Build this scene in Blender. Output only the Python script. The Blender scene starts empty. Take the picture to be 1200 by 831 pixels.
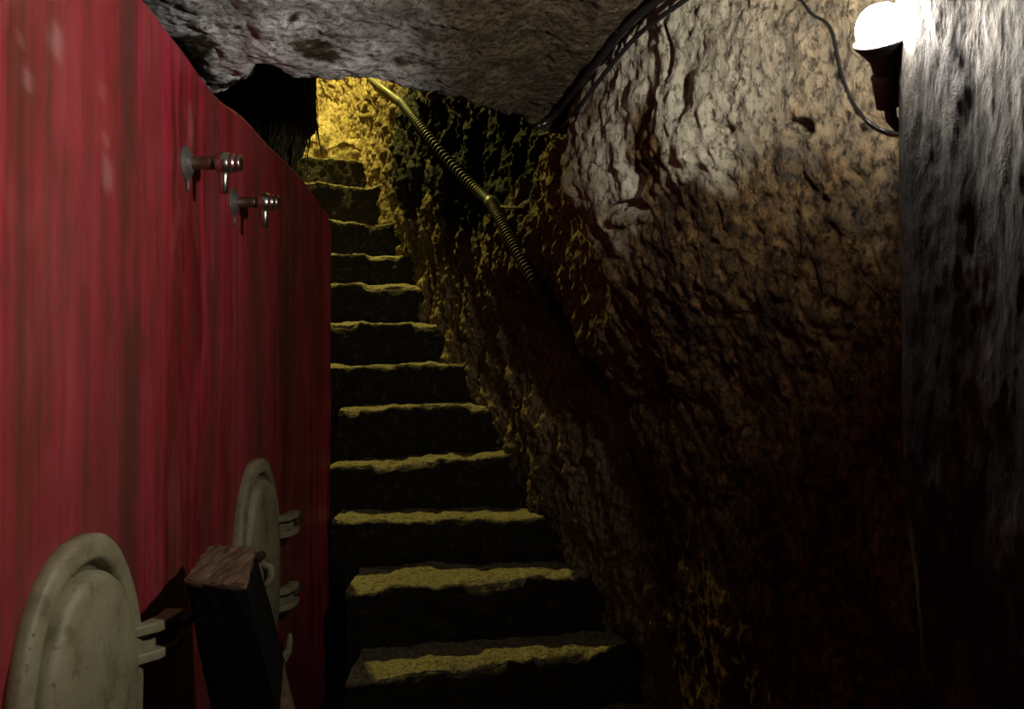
import bpy, bmesh, math, random
import numpy as np
from mathutils import Vector, Matrix
from mathutils.bvhtree import BVHTree

random.seed(4)
C = bpy.context.scene.collection
EYE = 1.45
F = 950.0
HOR = 427.0

# ------------------------------------------------------------------ noise
_rng = np.random.RandomState(11)
_perm = _rng.permutation(256)
_perm = np.concatenate([_perm, _perm, _perm])
_g = _rng.normal(size=(256, 3)); _g /= np.linalg.norm(_g, axis=1)[:, None]

def gnoise(P):
    Pi = np.floor(P).astype(np.int64); f = P - Pi
    u = f * f * f * (f * (f * 6 - 15) + 10)
    out = 0.0
    for dx in (0, 1):
        wx = u[:, 0] if dx else 1 - u[:, 0]
        for dy in (0, 1):
            wy = u[:, 1] if dy else 1 - u[:, 1]
            for dz in (0, 1):
                wz = u[:, 2] if dz else 1 - u[:, 2]
                h = _perm[_perm[_perm[(Pi[:, 0] + dx) & 255] + ((Pi[:, 1] + dy) & 255)] + ((Pi[:, 2] + dz) & 255)]
                g = _g[h]
                d = g[:, 0] * (f[:, 0] - dx) + g[:, 1] * (f[:, 1] - dy) + g[:, 2] * (f[:, 2] - dz)
                out = out + wx * wy * wz * d
    return out * 1.5

def fbm(P, freq, octs=4, gain=0.5, stretch=(1, 1, 1), seed=0.0, ridged=False):
    Q = P * np.array(stretch) * freq + seed * 17.31
    a, s = 1.0, 0.0
    for o in range(octs):
        n = gnoise(Q)
        if ridged:
            n = 0.5 - np.abs(n) * 1.6
        s = s + a * n
        a *= gain
        Q = Q * 2.03 + 5.17
    return s

def smooth(a, b, x):
    t = np.clip((x - a) / (b - a), 0, 1)
    return t * t * (3 - 2 * t)

def catmull(pts, t):
    """points through which a smooth curve passes; t in 0..1 over the whole list"""
    pts = np.asarray(pts, float); n = len(pts) - 1
    t = np.atleast_1d(t) * n
    i = np.clip(np.floor(t).astype(int), 0, n - 1); f = (t - i)[:, None]
    p0 = pts[np.clip(i - 1, 0, n)]; p1 = pts[i]; p2 = pts[i + 1]; p3 = pts[np.clip(i + 2, 0, n)]
    return 0.5 * (2 * p1 + (p2 - p0) * f + (2 * p0 - 5 * p1 + 4 * p2 - p3) * f ** 2 + (3 * p1 - p0 - 3 * p2 + p3) * f ** 3)

# ------------------------------------------------------------------ linking
def link(name, me, mat, parent=None):
    o = bpy.data.objects.new(name, me); C.objects.link(o)
    if mat: me.materials.append(mat)
    if parent: o.parent = parent
    return o

def tag(o, label=None, cat=None, group=None, kind=None):
    if label: o['label'] = label
    if cat: o['category'] = cat
    if group: o['group'] = group
    if kind: o['kind'] = kind
    return o

def empty(name, loc=(0, 0, 0)):
    o = bpy.data.objects.new(name, None); C.objects.link(o); o.location = loc
    return o

def grid_mesh(name, P, attrs=None, closed_u=False, flip=False):
    """P: (nu, nv, 3)"""
    nu, nv = P.shape[:2]
    me = bpy.data.meshes.new(name)
    idx = np.arange(nu * nv).reshape(nu, nv)
    if closed_u:
        idx = np.concatenate([idx, idx[:1]], 0)
    q = np.stack([idx[:-1, :-1], idx[1:, :-1], idx[1:, 1:], idx[:-1, 1:]], -1).reshape(-1, 4)
    if flip: q = q[:, ::-1]
    me.vertices.add(nu * nv); me.vertices.foreach_set('co', P.reshape(-1).astype(np.float32))
    me.loops.add(q.size); me.loops.foreach_set('vertex_index', q.reshape(-1).astype(np.int32))
    me.polygons.add(len(q))
    me.polygons.foreach_set('loop_start', np.arange(0, q.size, 4, dtype=np.int32))
    me.polygons.foreach_set('loop_total', np.full(len(q), 4, dtype=np.int32))
    me.update(calc_edges=True)
    me.polygons.foreach_set('use_smooth', np.ones(len(q), dtype=bool))
    for k, v in (attrs or {}).items():
        a = me.attributes.new(k, 'FLOAT', 'POINT'); a.data.foreach_set('value', v.reshape(-1).astype(np.float32))
    return me

def normals(P):
    du = np.gradient(P, axis=0); dv = np.gradient(P, axis=1)
    n = np.cross(du, dv); n /= np.linalg.norm(n, axis=2, keepdims=True) + 1e-9
    return n

def bm_obj(name, bm, mat, parent=None, smooth_=True, bevel=0):
    if bevel:
        bmesh.ops.bevel(bm, geom=[e for e in bm.edges], offset=bevel, segments=2, affect='EDGES', profile=0.6)
    bmesh.ops.recalc_face_normals(bm, faces=bm.faces)
    me = bpy.data.meshes.new(name); bm.to_mesh(me); bm.free()
    for p in me.polygons: p.use_smooth = smooth_
    return link(name, me, mat, parent)

def tube(bm, pts, radii, n=12, caps=True):
    """sweep a circle along points"""
    pts = [Vector(p) for p in pts]
    if not hasattr(radii, '__len__'): radii = [radii] * len(pts)
    rings = []; prev = None
    for i, p in enumerate(pts):
        t = (pts[min(i + 1, len(pts) - 1)] - pts[max(i - 1, 0)]).normalized()
        if prev is None:
            a = Vector((0, 0, 1)) if abs(t.z) < 0.9 else Vector((1, 0, 0))
            u = t.cross(a).normalized()
        else:
            u = (prev - t * prev.dot(t)).normalized()
        prev = u; v = t.cross(u)
        rings.append([bm.verts.new(p + (u * math.cos(k * 2 * math.pi / n) + v * math.sin(k * 2 * math.pi / n)) * radii[i]) for k in range(n)])
    for a, b in zip(rings, rings[1:]):
        for k in range(n):
            bm.faces.new((a[k], a[(k + 1) % n], b[(k + 1) % n], b[k]))
    if caps:
        bm.faces.new(rings[0][::-1]); bm.faces.new(rings[-1])

def lathe(bm, prof, origin, axis, n=24):
    """profile of (distance along axis, radius)"""
    o = Vector(origin); ax = Vector(axis).normalized()
    tube(bm, [o + ax * d for d, r in prof], [max(r, 1e-4) for d, r in prof], n)

# ------------------------------------------------------------------ materials
def new_mat(name):
    m = bpy.data.materials.new(name); m.use_nodes = True
    nt = m.node_tree; nt.nodes.clear()
    out = nt.nodes.new('ShaderNodeOutputMaterial'); b = nt.nodes.new('ShaderNodeBsdfPrincipled')
    nt.links.new(b.outputs[0], out.inputs[0])
    return m, nt, b

class NB:
    def __init__(s, nt): s.nt = nt
    def n(s, t, **k):
        x = s.nt.nodes.new(t)
        for a, v in k.items(): setattr(x, a, v)
        return x
    def l(s, a, b): s.nt.links.new(a, b)
    def coord(s, scale=(1, 1, 1), rot=(0, 0, 0)):
        tc = s.n('ShaderNodeTexCoord'); mp = s.n('ShaderNodeMapping')
        mp.inputs['Scale'].default_value = scale; mp.inputs['Rotation'].default_value = rot
        s.l(tc.outputs['Object'], mp.inputs[0]); return mp.outputs[0]
    def noise(s, co, scale, detail=6, rough=0.6, dist=0.0):
        x = s.n('ShaderNodeTexNoise'); x.inputs['Scale'].default_value = scale; x.inputs['Detail'].default_value = detail
        x.inputs['Roughness'].default_value = rough; x.inputs['Distortion'].default_value = dist
        s.l(co, x.inputs['Vector']); return x.outputs[0]
    def ramp(s, fac, stops, interp='LINEAR'):
        x = s.n('ShaderNodeValToRGB'); cr = x.color_ramp; cr.interpolation = interp
        while len(cr.elements) < len(stops): cr.elements.new(0.5)
        for e, (p, c) in zip(cr.elements, stops):
            e.position = p; e.color = (c, c, c, 1) if not hasattr(c, '__len__') else (*c, 1)
        s.l(fac, x.inputs[0]); return x.outputs[0]
    def mix(s, fac, a, b, mode='MIX'):
        x = s.n('ShaderNodeMix', data_type='RGBA', blend_type=mode)
        for sock, v in ((x.inputs[0], fac), (x.inputs[6], a), (x.inputs[7], b)):
            if hasattr(v, 'links') or hasattr(v, 'is_linked'): s.l(v, sock)
            elif hasattr(v, '__len__'): sock.default_value = (*v, 1)
            else: sock.default_value = v
        return x.outputs[2]
    def math(s, op, a, b=0.0, clamp=False):
        x = s.n('ShaderNodeMath', operation=op, use_clamp=clamp)
        for sock, v in ((x.inputs[0], a), (x.inputs[1], b)):
            if hasattr(v, 'is_linked'): s.l(v, sock)
            else: sock.default_value = v
        return x.outputs[0]
    def attr(s, name):
        x = s.n('ShaderNodeAttribute'); x.attribute_name = name; return x.outputs['Fac']
    def bump(s, h, strength, dist, normal=None):
        x = s.n('ShaderNodeBump'); x.inputs['Strength'].default_value = strength; x.inputs['Distance'].default_value = dist
        s.l(h, x.inputs['Height'])
        if normal is not None: s.l(normal, x.inputs['Normal'])
        return x.outputs[0]

def rock_mat(name, stops, pale, moss_shade, stretch=(1, 1, .4), freq=9, bump=1.0, rot=(0, 0, 0), rough=0.85, spec=0.2, gran=0.5, grit=.35):
    """stone: colour by noise, pale crust and dark growth and painted shade by attributes"""
    m, nt, b = new_mat(name); k = NB(nt)
    co = k.coord(stretch, rot)
    n1 = k.mix(.5, k.noise(co, freq, 8, 0.7, 0.3), k.noise(co, freq * 2.7, 6, .7, .2))
    base = k.ramp(n1, stops)
    fine = k.noise(co, freq * 7, 5, 0.7)
    base = k.mix(k.ramp(fine, [(.40, 1.0), (.54, 0.0)]), base, (grit, grit * .88, grit * .75), 'MULTIPLY')
    pn = k.mix(.45, k.noise(co, freq * 1.6, 7, .72, .3), k.noise(co, freq * 4.3, 5, .7))
    pcol = k.ramp(pn, [(.30, tuple(c * .25 for c in pale)), (.40, tuple(c * .7 for c in pale)), (.55, pale), (.72, tuple(min(1, c * 1.25) for c in pale))])
    pcol = k.mix(k.ramp(fine, [(.36, 1.0), (.50, 0.0)]), pcol, (grit, grit * .94, grit * .88), 'MULTIPLY')
    col = k.mix(k.attr('pale'), base, pcol)
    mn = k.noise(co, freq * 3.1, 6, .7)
    mf = k.math('MULTIPLY', k.attr('moss_shade'), k.ramp(mn, [(.36, 1.0), (.6, .45)]), True)
    col = k.mix(mf, col, moss_shade)
    # small holes and crumbs
    vo = k.n('ShaderNodeTexVoronoi'); vo.inputs['Scale'].default_value = freq * 3.2; vo.inputs['Randomness'].default_value = 1.0
    k.l(co, vo.inputs['Vector'])
    holes = k.math('MULTIPLY', k.ramp(vo.outputs['Distance'], [(.10, 1.0), (.26, 0.0)]), k.ramp(k.noise(co, freq * 1.3, 4, .6), [(.48, 0.0), (.60, gran)]), True)
    col = k.mix(holes, col, (.16, .12, .10), 'MULTIPLY')
    k.l(col, b.inputs['Base Color'])
    b.inputs['Roughness'].default_value = rough
    b.inputs['Specular IOR Level'].default_value = spec
    h1 = k.noise(co, freq * 3.0, 8, 0.7, 0.4)
    v = k.n('ShaderNodeTexVoronoi'); v.inputs['Scale'].default_value = freq * 5; k.l(co, v.inputs['Vector'])
    h = k.math('ADD', h1, k.math('MULTIPLY', v.outputs['Distance'], .35))
    h = k.math('ADD', h, k.math('MULTIPLY', fine, .35))
    h = k.math('SUBTRACT', h, k.math('MULTIPLY', holes, .45))
    k.l(k.bump(h, bump, .02), b.inputs['Normal'])
    return m

YEL = [(.28, (.09, .065, .035)), (.42, (.21, .155, .08)), (.55, (.36, .28, .15)), (.7, (.47, .385, .23))]
BRN = [(.36, (.016, .010, .007)), (.44, (.06, .036, .018)), (.52, (.14, .083, .032)), (.60, (.225, .142, .056)), (.70, (.30, .225, .12))]
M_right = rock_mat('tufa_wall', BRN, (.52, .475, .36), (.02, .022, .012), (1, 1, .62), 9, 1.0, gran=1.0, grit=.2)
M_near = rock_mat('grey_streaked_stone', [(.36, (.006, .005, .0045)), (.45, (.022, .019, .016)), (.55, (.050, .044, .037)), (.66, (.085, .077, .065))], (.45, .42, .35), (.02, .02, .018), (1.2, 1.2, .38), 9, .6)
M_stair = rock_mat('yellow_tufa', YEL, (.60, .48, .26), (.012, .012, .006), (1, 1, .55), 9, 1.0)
M_ceil = rock_mat('ceiling_stone', [(.3, (.018, .012, .008)), (.43, (.045, .031, .018)), (.55, (.095, .069, .038)), (.72, (.16, .13, .075))], (.92, .91, .90), (.04, .034, .028), (.55, 1.25, 1), 13, 1.0, (0, 0, .45), grit=.3)
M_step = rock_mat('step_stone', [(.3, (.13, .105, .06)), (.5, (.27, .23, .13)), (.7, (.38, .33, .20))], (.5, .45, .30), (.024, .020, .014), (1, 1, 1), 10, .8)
M_floor = rock_mat('earth_floor', [(.3, (.04, .03, .02)), (.7, (.12, .09, .06))], (.3, .25, .2), (.02, .02, .01), (1, 1, 1), 8, .6)

def plain(name, col, rough=.5, metal=0., vary=.5, scale=40, bump=.2, stretch=(1, 1, 1), spec=.5):
    m, nt, b = new_mat(name); k = NB(nt); co = k.coord(stretch)
    n = k.noise(co, scale, 6, .65)
    c = k.ramp(n, [(.32, tuple(x * (1 - vary) for x in col)), (.66, tuple(min(1, x * (1 + vary * .4)) for x in col))])
    k.l(c, b.inputs['Base Color']); b.inputs['Metallic'].default_value = metal
    b.inputs['Specular IOR Level'].default_value = spec
    k.l(k.ramp(n, [(.3, min(1, rough * 1.25)), (.7, rough * .8)]), b.inputs['Roughness'])
    k.l(k.bump(n, bump, .004), b.inputs['Normal'])
    return m

M_steel = plain('tap_metal', (.55, .50, .45), .28, 1.0, .35, 60, .1)
M_oldsteel = plain('tarnished_metal', (.24, .16, .11), .45, .9, .5, 70, .25)
M_flange = plain('grey_flange_metal', (.16, .15, .13), .6, .6, .4, 70, .3)
M_rust = plain('rusty_iron', (.10, .05, .03), .8, .3, .6, 60, .5)
M_cable = plain('black_cable_sheath', (.012, .012, .013), .25, 0, .4, 30, .2)
M_conduit = plain('corrugated_plastic', (.018, .018, .011), .6, 0, .4, 30, .2)
M_pipe = plain('pale_conduit', (.08, .085, .05), .5, 0, .3, 30, .1)
M_socket = plain('socket_plastic', (.10, .10, .11), .5, 0, .3, 60, .1)
M_moss = plain('dark_root_growth', (.05, .048, .02), .9, 0, .6, 60, .4)

def cream_mat():
    m, nt, b = new_mat('cream_enamel'); k = NB(nt)
    co = k.coord()
    n = k.noise(co, 14, 7, .65); n2 = k.noise(co, 70, 5, .7)
    c = k.ramp(n, [(.30, (.15, .122, .06)), (.47, (.27, .238, .14)), (.68, (.335, .30, .19))])
    c = k.mix(k.ramp(n2, [(.30, 1.0), (.40, 0.0)]), c, (.12, .08, .04))
    k.l(c, b.inputs['Base Color']); b.inputs['Roughness'].default_value = .55
    k.l(k.bump(k.math('ADD', n, k.math('MULTIPLY', n2, .4)), .35, .006), b.inputs['Normal'])
    return m
M_cream = cream_mat()

def vat_mat():
    m, nt, b = new_mat('red_vat_paint'); k = NB(nt)
    co = k.coord((1, 1, .07)); co2 = k.coord((1, 1, .3))
    s = k.noise(co, 7, 7, .62)
    c = k.ramp(s, [(.28, (.075, .014, .012)), (.40, (.21, .015, .018)), (.50, (.39, .020, .044)), (.60, (.47, .032, .068)), (.74, (.53, .085, .10))])
    s2 = k.noise(co, 34, 5, .6)
    c = k.mix(k.ramp(s2, [(.33, .75), (.5, 0.0)]), c, (.40, .28, .22), 'MULTIPLY')
    pat = k.noise(co2, 4.5, 6, .6, .5)
    c = k.mix(k.ramp(pat, [(.28, .85), (.46, 0.0)]), c, (.42, .32, .32), 'MULTIPLY')
    mot = k.noise(k.coord((1, 1, .4)), 11, 6, .65, .6)
    c = k.mix(k.ramp(mot, [(.50, 0.0), (.72, .30)]), c, (.58, .13, .14))
    c = k.mix(k.ramp(mot, [(.28, .7), (.46, 0.0)]), c, (.12, .03, .02))
    br = k.noise(k.coord((1, 1, .10)), 3.4, 5, .6, .4)
    c = k.mix(k.ramp(br, [(.44, 0.0), (.74, .75)]), c, (.13, .045, .022))
    c = k.mix(k.math('MULTIPLY', k.attr('streak'), .85, True), c, (.085, .030, .022))
    c = k.mix(k.math('MULTIPLY', k.attr('scuff'), .42, True), c, (.55, .33, .30))
    k.l(c, b.inputs['Base Color'])
    b.inputs['Specular IOR Level'].default_value = .35
    k.l(k.ramp(s2, [(.3, .62), (.7, .40)]), b.inputs['Roughness'])
    h = k.math('ADD', k.math('MULTIPLY', s, .6), k.math('MULTIPLY', k.noise(k.coord(), 60, 5, .6), .5))
    k.l(k.bump(h, .25, .006), b.inputs['Normal'])
    return m
M_vat = vat_mat()

def wood_mat():
    m, nt, b = new_mat('worn_black_painted_wood'); k = NB(nt)
    co = k.coord((9, 1.2, 9))
    g = k.noise(co, 9, 7, .65, .4)
    wood = k.ramp(g, [(.3, (.05, .028, .016)), (.5, (.15, .095, .06)), (.7, (.26, .18, .125))])
    paint = k.ramp(k.noise(k.coord(), 30, 5, .6), [(.35, (.004, .0035, .0035)), (.70, (.007, .006, .006)), (.76, (.06, .045, .035))])
    c = k.mix(k.attr('bare'), paint, wood)
    k.l(c, b.inputs['Base Color']); b.inputs['Roughness'].default_value = .75
    b.inputs['Specular IOR Level'].default_value = .1
    k.l(k.bump(g, .5, .006), b.inputs['Normal'])
    return m
M_wood = wood_mat()

# ------------------------------------------------------------------ plan of the right hand rock, by height (relative to the eye)
_tail = [(-.90, 5.10), (-1.12, 5.52), (-1.55, 5.80), (-2.1, 5.90)]
levels = [-1.5, -1.10, -.10, .50, 1.10, 2.9]
plans = {
 -1.5:  [(1.0, 1.15), (.99, 1.42), (.92, 1.70), (.82, 1.99), (.72, 2.32), (.62, 2.70), (.50, 3.08), (.22, 3.45), (-.2, 3.95), (-.60, 4.55)] + _tail,
 -1.10: [(1.0, 1.15), (.97, 1.42), (.89, 1.70), (.79, 1.99), (.68, 2.32), (.57, 2.70), (.46, 3.08), (.20, 3.45), (-.2, 3.95), (-.60, 4.55)] + _tail,
 -.10:  [(1.0, 1.13), (.92, 1.40), (.79, 1.66), (.63, 1.93), (.48, 2.22), (.36, 2.60), (.22, 3.00), (.03, 3.45), (-.17, 3.90), (-.55, 4.50)] + _tail,
 .50:   [(1.0, 1.12), (.80, 1.36), (.60, 1.58), (.39, 1.84), (.205, 2.12), (.15, 2.50), (.07, 2.92), (-.09, 3.36), (-.28, 3.88), (-.56, 4.48)] + _tail,
 1.10:  [(1.0, 1.12), (.78, 1.35), (.57, 1.56), (.37, 1.82), (.19, 2.12), (.20, 2.50), (.14, 2.95), (-.04, 3.40), (-.35, 3.85), (-.62, 4.48)] + _tail,
 2.9:   [(1.0, 1.12), (.78, 1.35), (.57, 1.56), (.37, 1.82), (.19, 2.12), (.20, 2.50), (.14, 2.95), (-.04, 3.40), (-.37, 3.85), (-.64, 4.48)] + _tail,
}

def build_right(t0, t1, nu, zs):
    ts = np.linspace(t0, t1, nu)
    curves = np.stack([catmull(plans[l], ts) for l in levels], 1)          # nu, nlev, 2
    P = np.zeros((nu, len(zs), 3))
    for j, z in enumerate(zs):
        i = int(np.clip(np.searchsorted(levels, z) - 1, 0, len(levels) - 2))
        f = np.clip((z - levels[i]) / (levels[i + 1] - levels[i]), 0, 1)
        P[:, j, :2] = curves[:, i] * (1 - f) + curves[:, i + 1] * f
        P[:, j, 2] = z
    return P, ts

def px(P):
    """where a point of the place falls in the photograph; used only to carve the niche and holes the wall has"""
    return 600 + F * P[..., 0] / P[..., 1], HOR - F * P[..., 2] / P[..., 1]

# far rock wall with stair flank: one continuous rock face
zs = np.concatenate([np.linspace(-1.45, 2.2, 470), np.linspace(2.2, 3.6, 60)[1:]])
P, ts = build_right(0, 1, 700, zs)
N = normals(P)
if N[100, 200] @ np.array([-1, -1, 0]) < 0: N = -N
U = np.broadcast_to(ts[:, None], P.shape[:2])
flat = P.reshape(-1, 3)
ragU = .02 * fbm(flat, 3, 3).reshape(U.shape)
corner = smooth(.295, .36, U + ragU)
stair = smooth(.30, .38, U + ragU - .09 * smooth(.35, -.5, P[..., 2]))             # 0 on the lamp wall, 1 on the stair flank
d = .050 * fbm(flat, 2.2, 3, .5, (1, 1, .6), 1).reshape(U.shape)
r1 = fbm(flat, 9, 5, .6, (1, 1, .5), 2).reshape(U.shape)
r2 = fbm(flat, 9, 5, .55, (1, 1, .5), 3, True).reshape(U.shape)
fine = fbm(flat, 30, 3, .6, (1, 1, .75), 9).reshape(U.shape)
top = smooth(.1, .35, P[..., 2])
d += (1 - stair) * (r1 * .012 + r2 * .004 * (1 - .5 * top) + fine * .009) + stair * (r1 * .036 + r2 * .022 + fine * .012)
# slabby spalls on the lamp wall
sp = fbm(flat, 4.5, 4, .55, (1, 1, .45), 6).reshape(U.shape)
d += (1 - stair) * (.006 * smooth(.02, .10, sp) - .010 * smooth(.18, .28, sp))
pxx, pyy = px(P)
def pit(cx, cy, rx, ry, depth):
    global d
    d = d - depth * smooth(1.0, .55, np.sqrt(((pxx - cx) / rx) ** 2 + ((pyy - cy) / ry) ** 2)) * (U < .4)
pit(938, 150, 22, 14, .05); pit(845, 150, 16, 10, .03); pit(738, 242, 26, 7, .05); pit(738, 215, 9, 30, .022)
pit(800, 110, 8, 34, .025); pit(785, 60, 5, 40, .02)
d = d + .018 * smooth(1, .5, np.sqrt(((pxx - 740) / 26) ** 2 + ((pyy - 254) / 9) ** 2)) * (U < .4)
# a dark recess high on the stair flank under the ceiling
Pd = P + N * d[..., None]
z = Pd[..., 2]
bn = fbm(flat, 6, 4, .55, (1, 1, .6), 12).reshape(U.shape)
# pale mineral crust on the upper part of the lamp wall with a ragged lower edge
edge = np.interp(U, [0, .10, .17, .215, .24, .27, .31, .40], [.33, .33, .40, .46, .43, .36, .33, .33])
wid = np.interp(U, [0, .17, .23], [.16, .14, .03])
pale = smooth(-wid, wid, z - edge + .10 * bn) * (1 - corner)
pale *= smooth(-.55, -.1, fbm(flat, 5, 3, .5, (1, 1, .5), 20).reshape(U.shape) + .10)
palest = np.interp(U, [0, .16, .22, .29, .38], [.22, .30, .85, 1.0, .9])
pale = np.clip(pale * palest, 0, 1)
moss_shade = 0.5 * smooth(.15, .40, fbm(flat, 1.6, 3, .5, (1, 1, .7), 31).reshape(U.shape) + .12)
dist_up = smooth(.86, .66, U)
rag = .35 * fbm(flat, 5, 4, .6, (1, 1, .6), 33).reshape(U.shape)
for cy, cz, ry, rz_ in ((4.25, 1.16, .34, .38), (3.45, .98, .62, .42)):  # patch of moss, and recess shade painted in as dark colour
    moss_shade = np.maximum(moss_shade * dist_up, smooth(1.15, .7, np.hypot((P[..., 1] - cy) / ry, (z - cz) / rz_) + rag) * 2.3)
moss_shade = np.clip(moss_shade, 0, 2.3) * stair
me = grid_mesh('wall_right', Pd + np.array([0, 0, EYE]), {'pale': pale, 'moss_shade': moss_shade, 'stair': stair})
wall_right = link('wall_right', me, None); tag(wall_right, kind='structure')
# one material that goes from brown lamp wall to yellow stair flank
def two_mat(a, b, attr, name):
    """blend of two stones by an attribute"""
    m = a.copy(); m.name = name; nt = m.node_tree
    return m
def right_mat():
    m = bpy.data.materials.new('tufa_rock_face'); m.use_nodes = True; nt = m.node_tree; nt.nodes.clear()
    out = nt.nodes.new('ShaderNodeOutputMaterial'); mx = nt.nodes.new('ShaderNodeMixShader')
    at = nt.nodes.new('ShaderNodeAttribute'); at.attribute_name = 'stair'
    def imp(src):
        mp = {}
        for n in src.node_tree.nodes:
            if n.type == 'OUTPUT_MATERIAL': continue
            c = nt.nodes.new(n.bl_idname); mp[n] = c
            for p in ('operation', 'use_clamp', 'data_type', 'blend_type', 'attribute_name'):
                if hasattr(n, p):
                    try: setattr(c, p, getattr(n, p))
                    except Exception: pass
            if n.type == 'VALTORGB':
                cr = c.color_ramp
                while len(cr.elements) < len(n.color_ramp.elements): cr.elements.new(.5)
                for e, s in zip(cr.elements, n.color_ramp.elements): e.position = s.position; e.color = s.color
            for i, s in zip(c.inputs, n.inputs):
                if hasattr(s, 'default_value'):
                    try: i.default_value = s.default_value
                    except Exception: pass
        bs = None
        for n, c in mp.items():
            for i, s in enumerate(n.inputs):
                for L in s.links:
                    k = [o.identifier for o in L.from_node.outputs].index(L.from_socket.identifier)
                    nt.links.new(mp[L.from_node].outputs[k], c.inputs[i])
            if n.type == 'BSDF_PRINCIPLED': bs = c
        return bs
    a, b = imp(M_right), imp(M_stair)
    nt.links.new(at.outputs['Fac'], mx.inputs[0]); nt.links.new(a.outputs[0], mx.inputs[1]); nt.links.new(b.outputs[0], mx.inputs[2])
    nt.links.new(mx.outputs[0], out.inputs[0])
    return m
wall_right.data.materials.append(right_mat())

# near rock buttress on the right edge
npl = [(.95, 1.20), (.75, 1.17), (.60, 1.13), (.527, 1.085), (.510, 1.050), (.536, 1.005), (.566, .945), (.592, .86), (.61, .72), (.63, .3), (.63, -.3), (.63, -1.0)]
ts = np.concatenate([np.linspace(0, .2, 40), np.linspace(.2, .75, 260)[1:], np.linspace(.75, 1, 40)[1:]])
pl = catmull(npl, ts)
zs = np.linspace(-1.45, 1.25, 420)
P = np.zeros((len(ts), len(zs), 3)); P[..., 0] = pl[:, 0:1]; P[..., 1] = pl[:, 1:2]; P[..., 2] = zs[None]
lean = -.05 * smooth(.0, -.8, P[..., 2])
N = normals(P)
if N[150, 200] @ np.array([-1, 0, 0]) < 0: N = -N
flat = P.reshape(-1, 3); sh = P.shape[:2]
d = .010 * fbm(flat, 3, 3, .5, (1, 1, .5), 41).reshape(sh) + .003 * fbm(flat, 13, 4, .5, (1, 1, .16), 42, True).reshape(sh) + .003 * fbm(flat, 22, 4, .55, (1, 1, .4), 43).reshape(sh)
edgek = smooth(.42, .30, np.broadcast_to(ts[:, None], sh))
d = d * (1 - .55 * edgek) + lean
Pd = P + N * d[..., None]
pale = .05 * smooth(.1, .5, Pd[..., 2]) * smooth(-.2, .3, fbm(flat, 5, 3, .5, (1, 1, .3), 44).reshape(sh))
moss_shade = .3 * smooth(0, .5, fbm(flat, 3, 3, .5, (1, 1, .4), 45).reshape(sh))
me = grid_mesh('wall_near', Pd + np.array([0, 0, EYE]), {'pale': pale, 'moss_shade': moss_shade})
wall_near = link('wall_near', me, M_near); tag(wall_near, kind='structure')

# ceiling: underside, then the lip and the rock face that rises behind it into the stair shaft
xs = np.linspace(-1.9, 1.05, 410)
lipx = [-1.75, -.80, -.70, -.62, -.55, -.49, -.41, -.28, -.13, 0.0, .06, .11, .3, 1.05]
lipY = [2.10, 2.06, 2.00, 1.97, 1.935, 1.95, 1.955, 2.0, 2.07, 2.24, 2.33, 2.40, 2.5, 2.5]
lipz = [.72, .69, .68, .695, .69, .685, .69, .69, .69, .69, .69, .69, .70, .70]
ly = np.interp(xs, lipx, lipY); lz = np.interp(xs, lipx, lipz)
ker = np.ones(9) / 9
ly = np.convolve(np.pad(ly, 4, 'edge'), ker, 'valid'); lz = np.convolve(np.pad(lz, 4, 'edge'), ker, 'valid')
nv = 330; nlip = 20; nup = 70
v = np.linspace(0, 1, nv)
P = np.zeros((len(xs), nv + nlip + nup, 3)); P[..., 0] = xs[:, None]
Y0 = -1.0
yy = Y0 + (ly[:, None] - Y0) * (1 - (1 - v[None]) ** 1.6)
rise = np.interp(xs, [-1.9, -.9, -.6, -.25, .0, .2, .6], [.35, .40, .46, .62, .42, .22, .24])[:, None]
P[:, :nv, 1] = yy
P[:, :nv, 2] = lz[:, None] + rise * np.clip(ly[:, None] - yy, 0, 1.4) + .20 * smooth(.15, .7, xs)[:, None] * np.clip(ly[:, None] - yy, 0, .6)
a = np.linspace(0, math.pi / 2, nlip + 1)[1:]
R = .05
P[:, nv:nv + nlip, 1] = ly[:, None] + R * np.sin(a)[None]
P[:, nv:nv + nlip, 2] = lz[:, None] + R * (1 - np.cos(a))[None]
P[:, nv + nlip:, 1] = ly[:, None] + R + np.linspace(0, .25, nup)[None]
P[:, nv + nlip:, 2] = lz[:, None] + R + np.linspace(.02, 1.6, nup)[None]
N = normals(P)
if N[200, 100, 2] > 0: N = -N
flat = P.reshape(-1, 3); sh = P.shape[:2]
leftish = smooth(-.10, -.55, P[..., 0])
pits = fbm(flat, 9, 4, .55, (.55, 1.2, 1), 51).reshape(sh)
d = (.018 - .008 * leftish) * fbm(flat, 2.5, 3, .5, (1, 1, 1), 50).reshape(sh) - .012 * smooth(.12, .34, pits) * (1 - leftish * .5) + .010 * fbm(flat, 20, 4, .6, (.7, 1.2, 1), 52).reshape(sh)
Pd = P + N * d[..., None]
# a hollow bitten out of the lip
bite = smooth(.075, .03, np.hypot(P[..., 0] + .585, (P[..., 1] - 1.99) * 1.0)) 
Pd[..., 2] += .05 * bite
pale = leftish * (.5 + .5 * smooth(-.25, .15, fbm(flat, 4, 4, .55, (.6, 1.2, 1), 53).reshape(sh))) * smooth(.60, .42, pits)
moss_shade = smooth(.34, .5, pits) * .5 * (1 - leftish)  # darker tone inside the deeper pits
me = grid_mesh('ceiling', Pd + np.array([0, 0, EYE]), {'pale': pale, 'moss_shade': moss_shade})
ceiling = link('ceiling', me, M_ceil); tag(ceiling, kind='structure')

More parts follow.
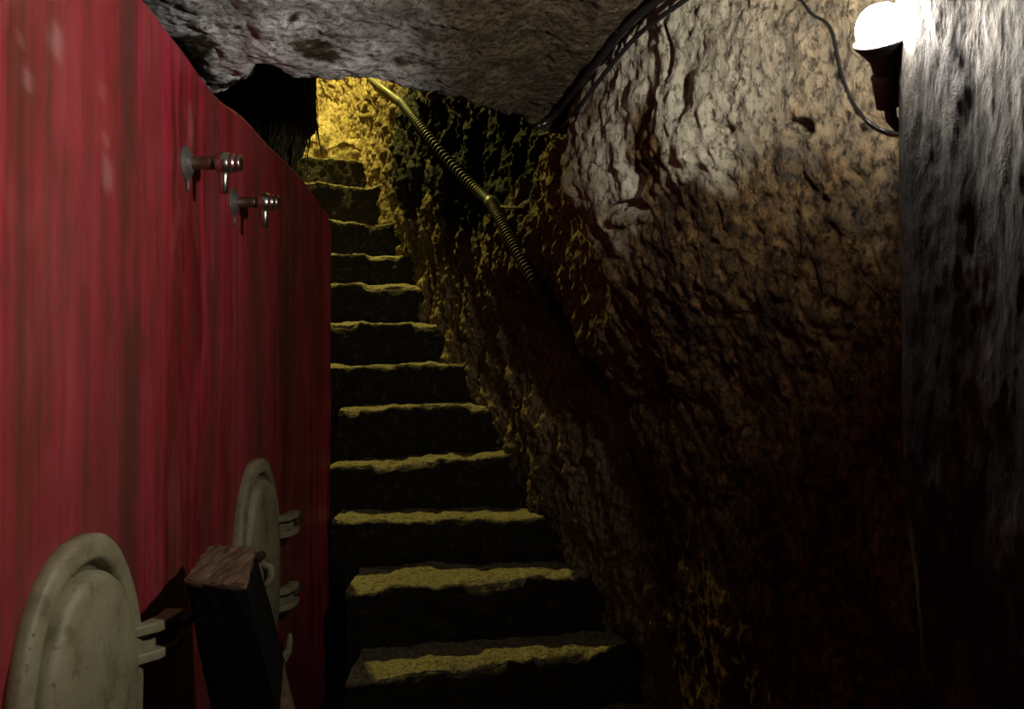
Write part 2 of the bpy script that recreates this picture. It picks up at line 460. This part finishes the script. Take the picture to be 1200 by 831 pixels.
# left shell; fin added behind the vat to block the stair light
lpl = [(-1.82, -1.0), (-1.82, .5), (-1.82, 2.0), (-1.82, 2.9), (-1.80, 3.4), (-1.55, 3.70), (-1.2, 3.74), (-1.05, 3.76), (-1.04, 3.84), (-1.2, 3.92), (-1.82, 4.1), (-1.86, 4.5), (-1.95, 5.0), (-2.05, 5.5), (-2.1, 5.95)]
ts = np.concatenate([np.linspace(0, .36, 30), np.linspace(.36, 1, 240)[1:]])
pl = catmull(lpl, ts)
zs = np.linspace(-1.45, 3.6, 300)
P = np.zeros((len(ts), len(zs), 3)); P[..., 0] = pl[:, 0:1]; P[..., 1] = pl[:, 1:2]; P[..., 2] = zs[None]
N = normals(P)
if N[5, 100] @ np.array([1, 0, 0]) < 0: N = -N
flat = P.reshape(-1, 3); sh = P.shape[:2]
d = .03 * fbm(flat, 4, 3, .5, (1, 1, .4), 61).reshape(sh) + .015 * fbm(flat, 14, 4, .5, (1, 1, .3), 62, True).reshape(sh)
Pd = P + N * d[..., None]
me = grid_mesh('wall_left', Pd + np.array([0, 0, EYE]), {'pale': 0 * d, 'moss_shade': .9 + 0 * d})
wall_left = link('wall_left', me, M_stair); tag(wall_left, kind='structure')

# mass of rock that hangs behind the ceiling edge at the left
th = np.linspace(0, 2 * math.pi, 161)[:-1]; q = np.linspace(0, 1, 160)
P = np.zeros((160, 160, 3))
prof = np.clip(np.minimum(1, (q / .10) ** .5), .02, 1) * (.72 + .28 * smooth(0, .5, q))
P[..., 0] = -.99 - .03 * q[None] + .135 * np.cos(th)[:, None] * prof[None]
P[..., 1] = 3.60 + .11 * np.sin(th)[:, None] * prof[None]
P[..., 2] = .93 + 1.3 * q[None] + .05 * np.cos(th + 1)[:, None] * (1 - q)[None]
flat = P.reshape(-1, 3); sh = P.shape[:2]
d = .03 * fbm(flat, 5, 3, .5, (1, 1, .4), 61).reshape(sh) + .030 * fbm(flat, 16, 4, .5, (1, 1, .12), 62, True).reshape(sh)
P[..., 0] += np.cos(th)[:, None] * d; P[..., 1] += np.sin(th)[:, None] * d
me = grid_mesh('rock_pendant', P + np.array([0, 0, EYE]), {'pale': 0 * d, 'moss_shade': .8 + 0 * d}, closed_u=True)
tag(link('rock_pendant', me, M_stair), kind='structure')

# floor, rear wall
xs = np.linspace(-1.9, 1.0, 60); ys = np.linspace(-1.0, 2.6, 80)
P = np.zeros((60, 80, 3)); P[..., 0] = xs[:, None]; P[..., 1] = ys[None]
P[..., 2] = .02 * fbm(P.reshape(-1, 3), 3, 3).reshape(60, 80)
me = grid_mesh('floor', P, {'pale': 0 * P[..., 0], 'moss_shade': 0 * P[..., 0]})
tag(link('floor', me, M_floor), kind='structure')
xs = np.linspace(-1.9, 1.0, 60); zs = np.linspace(-.02, 2.6, 60)
P = np.zeros((60, 60, 3)); P[..., 0] = xs[:, None]; P[..., 2] = zs[None]; P[..., 1] = -1.0
P[..., 1] += .03 * fbm(P.reshape(-1, 3), 3, 3).reshape(60, 60)
me = grid_mesh('wall_back', P, {'pale': 0 * P[..., 0], 'moss_shade': 0 * P[..., 0]})
tag(link('wall_back', me, M_near), kind='structure')

# ------------------------------------------------------------------ staircase
VAT_PLAN = [(-.64, -.75), (-.66, -.3), (-.675, .3), (-.685, .9), (-.70, 1.5), (-.732, 2.0), (-.745, 2.4), (-.747, 2.75), (-.748, 3.05), (-.752, 3.34), (-.80, 3.46), (-.95, 3.52), (-1.2, 3.54), (-1.45, 3.54)]
_t = np.linspace(0, 1, 800); _vp = catmull(VAT_PLAN, _t)
def vatX(Y):
    k = _vp[:, 1] <= 3.45
    return float(np.interp(Y, _vp[k][:, 1], _vp[k][:, 0]))

# (Y of nose left, Y of nose right, z left, z right, right end X)
steps = [
 (1.78, 2.02, -1.20, -1.19, .56), (1.94, 2.20, -1.02, -1.01, .50),
 (2.13, 2.42, -.835, -.835, .375), (2.36, 2.52, -.655, -.650, .285), (2.60, 2.66, -.505, -.500, .200), (2.76, 2.82, -.350, -.310, .055),
 (2.92, 2.95, -.165, -.150, -.045), (3.05, 3.08, -.008, .002, -.14), (3.20, 3.22, .165, .165, -.20), (3.35, 3.37, .340, .335, -.29),
 (3.50, 3.51, .490, .475, -.41), (3.65, 3.66, .672, .630, -.525), (3.80, 3.82, .865, .835, -.62), (3.97, 4.02, 1.045, 1.000, -.70)]
stairs = empty('staircase', (-.2, 2.0, 0))
tag(stairs, 'steep flight of worn stone steps curving up beside the red vat', 'staircase')
steps = [tuple(q * 1.27 for q in s_) for s_ in steps]
steps = [s_ for s_ in steps if s_[2] > -1.40]
for k, (yl, yr, zl, zr, xr) in enumerate(steps):
    xl = -.205 * yl if yl < 3.25 else (-.735 if yl < 3.5 else (-.90 if yl < 4.0 else -1.45))
    if 3.5 < yl < 3.75: xl = -.80
    xe = xr + .10
    nx = 150
    xs = np.linspace(xl, xe, nx); f = (xs - xl) / (xr - xl)
    nose_y = yl + (yr - yl) * f; nose_z = zl + (zr - zl) * f
    zb = steps[k - 1][2] - .08 if k else -1.44
    h = nose_z - zb
    # profile: up the riser, round the worn nose, back over the tread
    r = .022
    prof = [(.018, s, 0) for s in np.linspace(0, 1, 22)]
    nose = [(1 - math.sin(t)) * 1.0 for t in np.linspace(0, math.pi / 2, 8)]
    rows = []
    for s in np.linspace(0, 1, 24):
        rows.append(np.stack([xs, nose_y + .028 * (1 - s) ** 1.0, zb + (h - r) * s], -1))
    for t in np.linspace(0, math.pi / 2, 9)[1:]:
        rows.append(np.stack([xs, nose_y + r * (1 - math.cos(t)), nose_z - r + r * math.sin(t)], -1))
    for s in np.linspace(0, 1, 26)[1:]:
        rows.append(np.stack([xs, nose_y + r + .36 * s, nose_z + .006 * np.sin(s * 3)], -1))
    G = np.stack(rows, 1)
    flat = G.reshape(-1, 3); sh = G.shape[:2]
    sd = 70 + k
    lineY = .030 * fbm(np.stack([xs, 0 * xs, 0 * xs], -1), 5, 4, .55, (1, 1, 1), sd)[:, None]
    lineZ = .014 * fbm(np.stack([xs, 0 * xs + 3, 0 * xs], -1), 4, 4, .5, (1, 1, 1), sd)[:, None]
    j = np.arange(sh[1])[None]
    nearnose = np.exp(-((j - 27) / 6.0) ** 2)
    G[..., 1] += lineY * (.35 + .65 * nearnose) + .016 * fbm(flat, 9, 4, .55, (1, 1, 1), sd + .3).reshape(sh) * (j < 30)
    G[..., 2] += lineZ + .010 * fbm(flat, 11, 4, .55, (1, 1, 1), sd + .6).reshape(sh) * (j >= 24)
    # chips broken out of the nose
    ch = smooth(.22, .42, fbm(np.stack([xs, 0 * xs + 7, 0 * xs], -1), 3.2, 3, .5, (1, 1, 1), sd + 2))[:, None]
    G[..., 2] -= .026 * ch * nearnose; G[..., 1] += .018 * ch * nearnose
    # rises a little where the stone runs into the rock
    G[..., 2] += .03 * smooth(.86, 1.0, f)[:, None] ** 2 * (j >= 22)
    G[..., 2] = np.maximum(G[..., 2], -1.44)
    # close the back
    back = G[:, -1].copy(); back[:, 2] = zb
    G = np.concatenate([G, back[:, None]], 1)
    me = grid_mesh('step', G + np.array([0, 0, EYE]) - np.array([-.2, 2.0, 0]), {'pale': 0 * G[..., 0] + .2, 'moss_shade': np.broadcast_to(1.9 * smooth(30, 23, np.arange(G.shape[1]).astype(float))[None], G.shape[:2])}, flip=True)  # riser rows coloured dark to stand for the shade on them
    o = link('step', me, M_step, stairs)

# rough landing of the stair head
xs = np.linspace(-1.7, -.72, 140); ys = np.linspace(0, 1, 90)
G = np.zeros((140, 90, 3)); G[..., 0] = xs[:, None]
fy = 5.16 + .06 * fbm(np.stack([xs, 0 * xs, 0 * xs], -1), 5, 3, .5, (1, 1, 1), 90)
G[..., 1] = fy[:, None] + np.concatenate([np.zeros(25), np.linspace(0, .75, 65)])[None]
G[..., 2] = np.concatenate([np.linspace(1.1, 1.36, 25), 1.36 + .36 * np.linspace(0, 1, 65) ** .8])[None]
n = fbm(G.reshape(-1, 3), 6, 5, .55, (1, 1, 1), 91).reshape(140, 90)
G[..., 2] += .06 * n + .06 * smooth(-1.05, -1.35, G[..., 0]); G[..., 1] -= .04 * n
me = grid_mesh('landing', G + np.array([0, 0, EYE]) - np.array([-.2, 2.0, 0]), {'pale': 0 * n + .3, 'moss_shade': 0 * n}, flip=True)
lo = link('landing', me, M_stair, stairs); lo['label'] = 'rough broken top ledge of yellow rock'

# ------------------------------------------------------------------ red vat
vat = empty('wine_vat', (-1.1, 1.5, 0))
tag(vat, 'tall red-painted wine vat with two oval hatches and two taps', 'wine vat')
OFF = np.array([-1.1, 1.5, 0])
nu = 420
pl = catmull(VAT_PLAN, np.linspace(0, 1, nu))
rimY = [-.8, 1.4, 1.57, 1.80, 1.965, 2.04, 2.12, 2.22, 2.37, 2.53, 2.72, 3.01, 3.20, 3.31, 3.37, 3.5, 3.7, 3.8]
rimZ = [.705, .705, .703, .69, .672, .668, .678, .692, .690, .684, .679, .658, .632, .612, .580, .545, .53, .53]
back = np.array([(-1.68, 3.6), (-1.68, -.75)])
s = np.linspace(0, 1, 200)[1:-1]
ring = np.concatenate([pl, np.stack([np.interp(s, [0, .12, 1], [-1.45, -1.68, -1.68]), np.interp(s, [0, .12, 1], [3.54, 3.45, -.75])], -1)])
rz = np.interp(ring[:, 1], rimY, rimZ); rz = np.convolve(np.pad(rz, 6, 'edge'), np.ones(13) / 13, 'valid')
zf = np.linspace(0, 1, 230)
G = np.zeros((len(ring), 230, 3)); G[..., :2] = ring[:, None]
G[..., 2] = -1.45 + (rz[:, None] - .02 + 1.45) * zf[None]
flat = G.reshape(-1, 3); sh = G.shape[:2]
du = np.gradient(ring, axis=0); nn = np.stack([du[:, 1], -du[:, 0]], -1); nn /= np.linalg.norm(nn, axis=1)[:, None]
w = .006 * fbm(flat, 2.0, 3, .5, (1, 1, .5), 95).reshape(sh) + .0015 * fbm(flat, 12, 3, .5, (1, 1, .3), 96).reshape(sh)
G[..., :2] += nn[:, None] * w[..., None]
# rounded top edge and top deck
rows = []
for t in np.linspace(0, math.pi / 2, 7)[1:]:
    q = G[:, -1].copy(); q[:, :2] -= nn * .02 * (1 - math.cos(t)); q[:, 2] += .02 * math.sin(t); rows.append(q)
cen = np.array([-1.2, 1.6])
for t in (.2, .6, .999):
    q = rows[5].copy(); q[:, :2] += (np.stack([0 * ring[:, 0] - 1.2, np.clip(ring[:, 1], -.5, 3.4)], -1) - q[:, :2]) * t
    rows.append(q)
G = np.concatenate([G, np.stack(rows, 1)], 1)
# rubbed pale spots
sc = np.zeros(G.shape[:2]); gx, gy = 600 + F * G[..., 0] / np.maximum(G[..., 1], .3), HOR - F * G[..., 2] / np.maximum(G[..., 1], .3)
for cx, cy, rx, ry, st in ((64, 47, 9, 22, .75), (30, 92, 8, 14, .6), (124, 203, 7, 24, .55), (122, 165, 4, 8, .5), (222, 145, 3, 30, .35), (117, 105, 6, 10, .3), (24, 45, 5, 8, .35)):
    r = np.sqrt(((gx - cx - (gy - cy) * .06) / rx) ** 2 + ((gy - cy) / ry) ** 2)
    sc = np.maximum(sc, st * smooth(1.25, .55, r))
sc[G[..., 1] < .5] = 0
fl = G.reshape(-1, 3); wob = 4 * fbm(fl, 2.5, 3, .5, (1, 1, .6), 97).reshape(sc.shape); brk = smooth(-.25, .15, fbm(fl, 4, 4, .6, (1, 1, .35), 98).reshape(sc.shape))
st_ = np.zeros(G.shape[:2])
for cx, hw, q_ in ((151, 11, .95), (248, 8, .8), (101, 6, .6), (22, 5, .6), (60, 4, .45), (184, 5, .4), (125, 7, .4), (300, 12, .5), (345, 20, .6)):
    st_ = np.maximum(st_, q_ * smooth(1.5, .4, np.abs(gx - cx - wob) / hw) * (.35 + .65 * brk))
st_[G[..., 1] < .5] = 0
me = grid_mesh('vat_body', G + np.array([0, 0, EYE]) - OFF, {'scuff': sc, 'streak': st_}, closed_u=True, flip=True)
link('vat_body', me, M_vat, vat)

def frame_at(Y):
    x = vatX(Y); t = np.array([vatX(Y + .02) - vatX(Y - .02), .04]); t /= np.linalg.norm(t)
    T = Vector((t[0], t[1], 0)); Nn = Vector((t[1], -t[0], 0))
    return Vector((x, Y, EYE)) - Vector(OFF), T, Nn

def oval(a, b, th, p=2.25):
    c, s = math.cos(th), math.sin(th)
    return a * math.copysign(abs(c) ** (2 / p), c), b * math.copysign(abs(s) ** (2 / p), s)

def hatch(Y, zc, label):
    O, T, Nn = frame_at(Y); Z = Vector((0, 0, 1))
    O = O + Z * zc
    def W(t, z, n): return O + T * t + Z * z + Nn * n
    n = 96
    # frame: rounded raised ring
    bm = bmesh.new(); prof = [(1.00, -.012), (1.0, .016), (.985, .022), (.965, .024), (.93, .026), (.885, .025), (.865, .022), (.855, .012), (.855, .003), (.76, .003), (.76, -.012)]
    rings = []
    for k in range(n):
        th = 2 * math.pi * k / n
        row = []
        for s, h in prof:
            wd = .043 * (1 - s) / .145
            ex, ez = oval(.208 - wd, .345 - wd, th)
            row.append(bm.verts.new(W(ex, ez, h + .002 * math.sin(5 * th))))
        rings.append(row)
    for k in range(n):
        a, b = rings[k], rings[(k + 1) % n]
        for j in range(len(prof) - 1): bm.faces.new((a[j], a[j + 1], b[j + 1], b[j]))
        bm.faces.new((a[-1], a[0], b[0], b[-1]))
    fr = bm_obj('hatch', bm, M_cream, vat); fr['label'] = label
    # door: slightly domed plate, sunk a little low in its frame so a dark gap shows along the top
    bm = bmesh.new(); prev = None
    for s, h in [(1.0, -.010), (1.0, .022), (.975, .032), (.93, .036), (.6, .039), (.3, .040)]:
        row = []
        for k in range(n):
            ex, ez = oval(.162 * s, .292 * s, 2 * math.pi * k / n)
            row.append(bm.verts.new(W(ex + .004, ez - .007, h + .002 * math.sin(ex * 40) * math.cos(ez * 31))))
        if prev:
            for k in range(n): bm.faces.new((prev[k], prev[(k + 1) % n], row[(k + 1) % n], row[k]))
        prev = row
    bm.faces.new(prev)
    bm_obj('hatch_door', bm, M_cream, fr)
    # two forked lugs on the far side with rusty pins
    for zz in (.112, -.115):
        bm = bmesh.new()
        for sgn in (1, -1):
            pts = [(.160, .030, .016), (.195, .030, .046), (.240, .028, .058), (.280, .026, .056)]
            vs = []
            for t, hz, nn_ in pts:
                z0 = zz + sgn * .025
                vs.append([bm.verts.new(W(t, z0 - .010, nn_ - .024)), bm.verts.new(W(t, z0 + .010, nn_ - .024)), bm.verts.new(W(t, z0 + .009, nn_ + .010)), bm.verts.new(W(t, z0 - .009, nn_ + .010))])
            for a, b in zip(vs, vs[1:]):
                for j in range(4): bm.faces.new((a[j], a[(j + 1) % 4], b[(j + 1) % 4], b[j]))
            bm.faces.new(vs[0]); bm.faces.new(vs[-1])
        vs = []
        for t, nn_ in ((.160, .0), (.20, .026), (.258, .042), (.284, .042)):
            vs.append([bm.verts.new(W(t, zz - .026, nn_ - .012)), bm.verts.new(W(t, zz + .026, nn_ - .012)), bm.verts.new(W(t, zz + .026, nn_ + .008)), bm.verts.new(W(t, zz - .026, nn_ + .008))])
        for a, b in zip(vs, vs[1:]):
            for j in range(4): bm.faces.new((a[j], a[(j + 1) % 4], b[(j + 1) % 4], b[j]))
        bm.faces.new(vs[0]); bm.faces.new(vs[-1])
        bm_obj('lug', bm, M_cream, fr, True, .003)
        bm = bmesh.new()
        tube(bm, [W(.262, zz, .052), W(.300, zz, .056), W(.322, zz - .002, .058), W(.336, zz - .004, .058)], [.010, .010, .012, .009], 12)
        q = bm_obj('pin', bm, M_rust, fr); q['label'] = 'rusty iron pin'
    # rusted hinge crust at the near side of the door and its pale clasp
    bm = bmesh.new()
    tube(bm, [W(-.158, .092, .034), W(-.135, .092, .044), W(-.10, .090, .050), W(-.07, .084, .046), W(-.055, .080, .036)], [.008, .012, .012, .011, .006], 12)
    q = bm_obj('hinge', bm, M_rust, fr); q['label'] = 'rust-crusted hinge on the door'
    bm = bmesh.new()
    tube(bm, [W(-.05, .055, .036), W(-.045, .045, .060), W(-.044, .02, .064), W(-.048, .0, .055), W(-.05, -.01, .036)], [.009, .011, .011, .010, .009], 12)
    bm_obj('clasp', bm, M_cream, fr)
    bm = bmesh.new()
    tube(bm, [W(.135, -.292, .02), W(.175, -.300, .035), W(.215, -.285, .045), W(.240, -.255, .045), W(.238, -.235, .045)], [.016, .016, .013, .010, .006], 12)
    bm_obj('hook', bm, M_cream, fr)

hatch(1.29, -.617, 'near oval cream hatch, cut off by the photo edge')
hatch(2.34, -.617, 'far oval cream hatch, half hidden by the wooden post')

def tap(Y, z, label, sc=1.0):
    O, T, Nn = frame_at(Y); O = O + Vector((0, 0, z)); D = Vector((1, .02, 0)).normalized(); Z = Vector((0, 0, 1))
    bm = bmesh.new(); lathe(bm, [(-.01, .0165), (.012, .0165), (.014, .0145), (.05, .0140), (.074, .0150)], O, D, 20)
    p = bm_obj('tap', bm, M_oldsteel, vat); p['label'] = label
    bm = bmesh.new(); lathe(bm, [(-.006, .036), (.002, .038), (.006, .036), (.008, .026), (.014, .022), (.017, .016)], O, Nn, 32)
    q = bm_obj('flange', bm, M_flange, p); q['label'] = 'dull grey round flange'
    bm = bmesh.new(); lathe(bm, [(.066, .014), (.069, .020), (.074, .0235), (.082, .0255), (.090, .0250), (.097, .022), (.101, .0175), (.1015, .0205), (.108, .0205), (.1085, .0165), (.114, .0165), (.1145, .0185), (.121, .0180), (.123, .012)], O, D, 28)
    q = bm_obj('valve_body', bm, M_steel, p); q['label'] = 'polished rounded valve body'
    bm = bmesh.new(); lathe(bm, [(.012, .0115), (.030, .0105), (.036, .0095), (.066, .0090), (.067, .0065)], O + D * .084, -Z, 20)
    bm_obj('spout', bm, M_steel, p)
    bm = bmesh.new(); tube(bm, [O + Nn * .004 - Z * .03, O + Nn * .005 - Z * .052, O + Nn * .004 - Z * .066], [.006, .0045, .002], 8)
    q = bm_obj('flange_drip', bm, M_flange, p)  # drop shape in place of the dark drip and shadow under the flange

tap(1.775, .442, 'upper left tap, the larger looking of the pair')
tap(2.135, .428, 'tap further along the vat, lower and smaller looking')

# ------------------------------------------------------------------ black wooden post leaning by the vat
post = empty('wooden_post', (-.40, 1.6, 0))
tag(post, 'thick black wooden post with worn bare top leaning beside the red vat', 'post')
PO = Vector((-.40, 1.6, 0))
topq = [(-.497, 1.230, .0), (-.398, 1.215, -.005), (-.455, 1.44, .004), (-.541, 1.45, .004)]    # near-left, near-right, far-right, far-left
def post_ring(t):
    """t = metres below the top; the post leans so that its foot stands further right"""
    out = []
    for (x, y, z) in topq:
        x, y, z = x * 1.2, y * 1.2, z * 1.2
        out.append(Vector((x + .22 * t + (.05 * t if x > -.56 else 0), y - .02 * t, EYE - .390 + z - t)) - PO)
    return out
bm = bmesh.new(); lay = bm.verts.layers.float.new('bare'); rr = []
for t in [0, .004, .012, .05,   .12, .234, .24, .3, .45, .6, .8, .95, 1.055]:
    vs = []
    corners = post_ring(t)
    c = sum(corners, Vector()) / 4
    for side, (a, b) in enumerate(zip(corners, corners[1:] + corners[:1])):
        for s in np.linspace(0, 1, 9)[:-1]:
            p = a.lerp(b, s)
            k = .965 if t == 0 else (.985 if t == .004 else 1.0)
            p = c + (p - c) * k
            p = p + Vector((random.uniform(-1, 1), random.uniform(-1, 1), random.uniform(-1, 1) * (t < 1))) * .0022
            if abs(s) < .01: p = p + (c - p) * .02
            v = bm.verts.new(p); v[lay] = 1.0 if t <= .004 or (t > .237 and side == 1) else 0.0; vs.append(v)
    rr.append(vs)
for a, b in zip(rr, rr[1:]):
    n = len(a)
    for k in range(n): bm.faces.new((a[k], a[(k + 1) % n], b[(k + 1) % n], b[k]))
bm.faces.new(rr[-1])
# top as a small grid so the grain and dents show
m = len(rr[0]) // 4
def gv(i, j):
    r = rr[0]
    if j == 0: return r[i]
    if i == m: return r[m + j]
    if j == m: return r[3 * m - i]
    if i == 0: return r[(4 * m - j) % (4 * m)]
    key = (i, j)
    if key not in cache:
        a = r[i].co.lerp(r[3 * m - i].co, j / m); b = r[(4 * m - j) % (4 * m)].co.lerp(r[m + j].co, i / m)
        v = bm.verts.new((a + b) / 2 + Vector((0, 0, random.uniform(-.0025, .004)))); v[lay] = 1.0; cache[key] = v
    return cache[key]
cache = {}
for i in range(m):
    for j in range(m):
        bm.faces.new((gv(i, j), gv(i + 1, j), gv(i + 1, j + 1), gv(i, j + 1)))
bm_obj('post_body', bm, M_wood, post, False)
# ------------------------------------------------------------------ cables on the rock
def bvh_of(o):
    me = o.data
    return BVHTree.FromPolygons([v.co for v in me.vertices], [tuple(p.vertices) for p in me.polygons])
B_right, B_ceil = bvh_of(wall_right), bvh_of(ceiling)
CAM = Vector((0, 0, EYE))
def on(b, x, y, off):
    dr = Vector(((x - 600) / F, 1, (HOR - y) / F)).normalized()
    h = b.ray_cast(CAM, dr)
    if h[0] is None: return None
    n = h[1] if h[1].dot(dr) < 0 else -h[1]
    return h[0] - dr * off
def run(b, pix, off, smoothing=3, dens=40):
    pts = [on(b, x, y, off) for x, y in catmull(pix, np.linspace(0, 1, dens))]
    pts = np.array([p for p in pts if p is not None])
    for _ in range(smoothing):
        q = pts.copy(); q[1:-1] = (pts[:-2] + pts[1:-1] * 2 + pts[2:]) / 4; pts = q
    return pts
def resample(pts, step):
    L = np.concatenate([[0], np.cumsum(np.linalg.norm(np.diff(pts, axis=0), axis=1))])
    s = np.arange(0, L[-1], step)
    return np.stack([np.interp(s, L, pts[:, k]) for k in range(3)], -1)

cd = empty('conduit', (-.2, 3.6, EYE)); CO = Vector((-.2, 3.6, EYE))
tag(cd, 'ribbed grey electrical conduit running diagonally down the rock wall above the stairs', 'conduit')
def corr(pix, rad, stp):
    pts = resample(run(B_right, pix, .075, 30), stp)
    bm = bmesh.new(); tube(bm, [Vector(p) - CO for p in pts], [rad * (1.0 if (i % 4) in (0, 1) else .62) for i in range(len(pts))], 14)
    return bm, pts
bm, pu = corr([(470, 118), (485, 138), (503, 160), (525, 188), (550, 214), (576, 238)], .024, .008)
bm_obj('corrugated_tube', bm, M_conduit, cd)
bm, pw = corr([(576, 238), (590, 264), (606, 296), (628, 332), (652, 370), (678, 410), (700, 440), (716, 462)], .025, .0045)
bm_obj('corrugated_tube', bm, M_conduit, cd)
bm = bmesh.new(); ps = resample(run(B_right, [(425, 84), (438, 94), (455, 107), (470, 118)], .06, 10), .02)
tube(bm, [Vector(p) - CO for p in ps] + [Vector(pu[2]) - CO], .0165, 14)
q = bm_obj('smooth_pipe', bm, M_pipe, cd); q['label'] = 'smooth pale pipe at the upper end'
bm = bmesh.new(); a, b_ = Vector(pu[-1]), Vector(pw[6]); dd = (b_ - a).normalized()
tube(bm, [a - dd * .03 - CO, a - dd * .028 - CO, a + dd * .012 - CO, a + dd * .014 - CO], [.019, .024, .024, .019], 16)
bm_obj('coupling', bm, M_pipe, cd)
bm = bmesh.new()
n1, n2 = on(B_right, 582, 242, .03), on(B_right, 612, 244, .012)
tube(bm, [n1 - CO, n2 - CO, on(B_right, 618, 250, .0) - CO], .007, 8)
bm_obj('wall_clip', bm, M_rust, cd)

# black cables along the joint of ceiling and wall
def both(x, y, off):
    best = None
    for b in (B_right, B_ceil):
        p = on(b, x, y, off)
        if p is not None and (best is None or (p - CAM).length < (best - CAM).length): best = p
    return best
def joint_run(pix, off):
    pts = np.array([both(x, y, off) for x, y in catmull(pix, np.linspace(0, 1, 50))])
    for _ in range(12):
        q = pts.copy(); q[1:-1] = (pts[:-2] + pts[1:-1] * 2 + pts[2:]) / 4; pts = q
    return resample(pts, .012)
path = [(628, 148), (640, 144), (656, 130), (672, 108), (690, 84), (712, 58), (730, 34), (750, 14), (776, -4), (800, -20), (850, -55), (910, -95), (975, -140)]
bm = bmesh.new(); tube(bm, joint_run(path, .05), .0088, 12)
tag(bm_obj('cable', bm, M_cable), 'thicker black cable along the joint of ceiling and right rock wall', 'cable')
path2 = [(632, 158), (649, 155), (666, 142), (683, 119), (701, 95), (720, 71), (739, 48), (760, 28), (787, 10), (812, -8), (862, -45), (920, -86), (985, -130)]
bm = bmesh.new(); tube(bm, joint_run(path2, .055), .0062, 12)
tag(bm_obj('cable', bm, M_cable), 'thinner black cable hanging just below the thicker one at the ceiling joint', 'cable')
bm = bmesh.new()
wp = run(B_right, [(890, -110), (908, -60), (925, -25), (944, 2), (955, 16), (968, 22), (978, 36), (983, 62), (990, 92), (1003, 122), (1024, 146), (1050, 155), (1064, 156)], .012, 2, 60)
tube(bm, resample(wp, .012), .0026, 8)
tag(bm_obj('wire', bm, M_cable), 'thin dark wire drooping down the pale wall left of the lit bulb', 'wire')

# ------------------------------------------------------------------ bulb
Bc = Vector((.494, 1.078, EYE + .438)); ax = Vector((-.33, -.48, .81)).normalized()
bulb = empty('light_bulb', Bc)
tag(bulb, 'glaring white bare bulb in a dark holder on the right rock wall', 'light bulb')
m, nt, b = new_mat('bulb_glow'); b.inputs['Base Color'].default_value = (.9, .9, .88, 1)
b.inputs['Emission Color'].default_value = (1.0, .95, .86, 1); b.inputs['Emission Strength'].default_value = 1280
M_glow = m
bm = bmesh.new()
lathe(bm, [(-.007, .0290), (-.002, .0300), (.007, .0312), (.017, .0308), (.027, .0275), (.035, .0215), (.0405, .0125), (.0425, .001)], (0, 0, 0), ax, 24)
g = bm_obj('globe', bm, M_glow, bulb)
bm = bmesh.new()
lathe(bm, [(-.052, .012), (-.050, .0155), (-.032, .0180), (-.016, .0285), (-.007, .0358), (-.003, .0362), (-.0025, .0312), (-.0065, .001)], (0, 0, 0), ax, 24)  # base flared wider than the globe to cut its downward light
bm_obj('bulb_base', bm, M_socket, bulb)
bm = bmesh.new()
lathe(bm, [(-.098, .010), (-.096, .0175), (-.060, .0190), (-.050, .0190), (-.049, .014)], (0, 0, 0), ax, 20)
e0 = ax * -.09
tube(bm, [e0, e0 + Vector((.012, .02, -.018)), e0 + Vector((.03, .035, -.025))], [.008, .008, .008], 10)
bm_obj('socket', bm, M_socket, bulb)

# ------------------------------------------------------------------ hanging roots at the stair head
bm = bmesh.new()
for k in range(170):
    a_ = random.uniform(-math.pi, -.25); rr_ = random.uniform(.85, 1.05)
    x = -1.0 + .15 * rr_ * math.cos(a_); y = 3.60 + .125 * rr_ * math.sin(a_)
    z0 = random.uniform(1.1, 1.7); L = random.uniform(.15, .45); w = random.uniform(.003, .006)
    pts = []
    dx, dy = random.uniform(-.05, .05), random.uniform(-.05, .0)
    for s in np.linspace(0, 1, 6):
        pts.append(Vector((x + dx * s + random.uniform(-.006, .006), y - .02 + dy * math.sin(s * 2.5), EYE + max(z0 - L * s, .80))))
    tube(bm, pts, [w * (1 - .8 * s) for s in np.linspace(0, 1, 6)], 5)
tag(bm_obj('hanging_roots', bm, M_moss), 'dark shaggy roots hanging on the rock left of the lit yellow wall', 'roots', kind='stuff')

# ------------------------------------------------------------------ light up in the stair shaft
L = bpy.data.lights.new('stair_lamp', 'POINT'); L.energy = 250; L.color = (1.0, .86, .20); L.shadow_soft_size = .035
lo = bpy.data.objects.new('stair_lamp', L); C.objects.link(lo); lo.location = (-1.38, 4.75, EYE + 2.75)

w = bpy.data.worlds.new('cellar_dark'); bpy.context.scene.world = w; w.use_nodes = True
w.node_tree.nodes['Background'].inputs[0].default_value = (.0, .0, .0, 1)

cam = bpy.data.cameras.new('camera'); cam.sensor_width = 36; cam.lens = F / 1200 * 36; cam.clip_start = .02
co = bpy.data.objects.new('camera', cam); C.objects.link(co)
co.location = (0, 0, EYE); co.rotation_euler = (math.pi / 2 + math.atan((HOR - 415.5) / F), 0, 0)
S = bpy.context.scene; S.camera = co
S.view_settings.view_transform = 'Standard'; S.view_settings.look = 'None'; S.view_settings.gamma = 1; S.view_settings.exposure = 0
S.view_settings.use_curve_mapping = False
S.cycles.max_bounces = 6; S.cycles.diffuse_bounces = 1; S.cycles.use_denoising = True
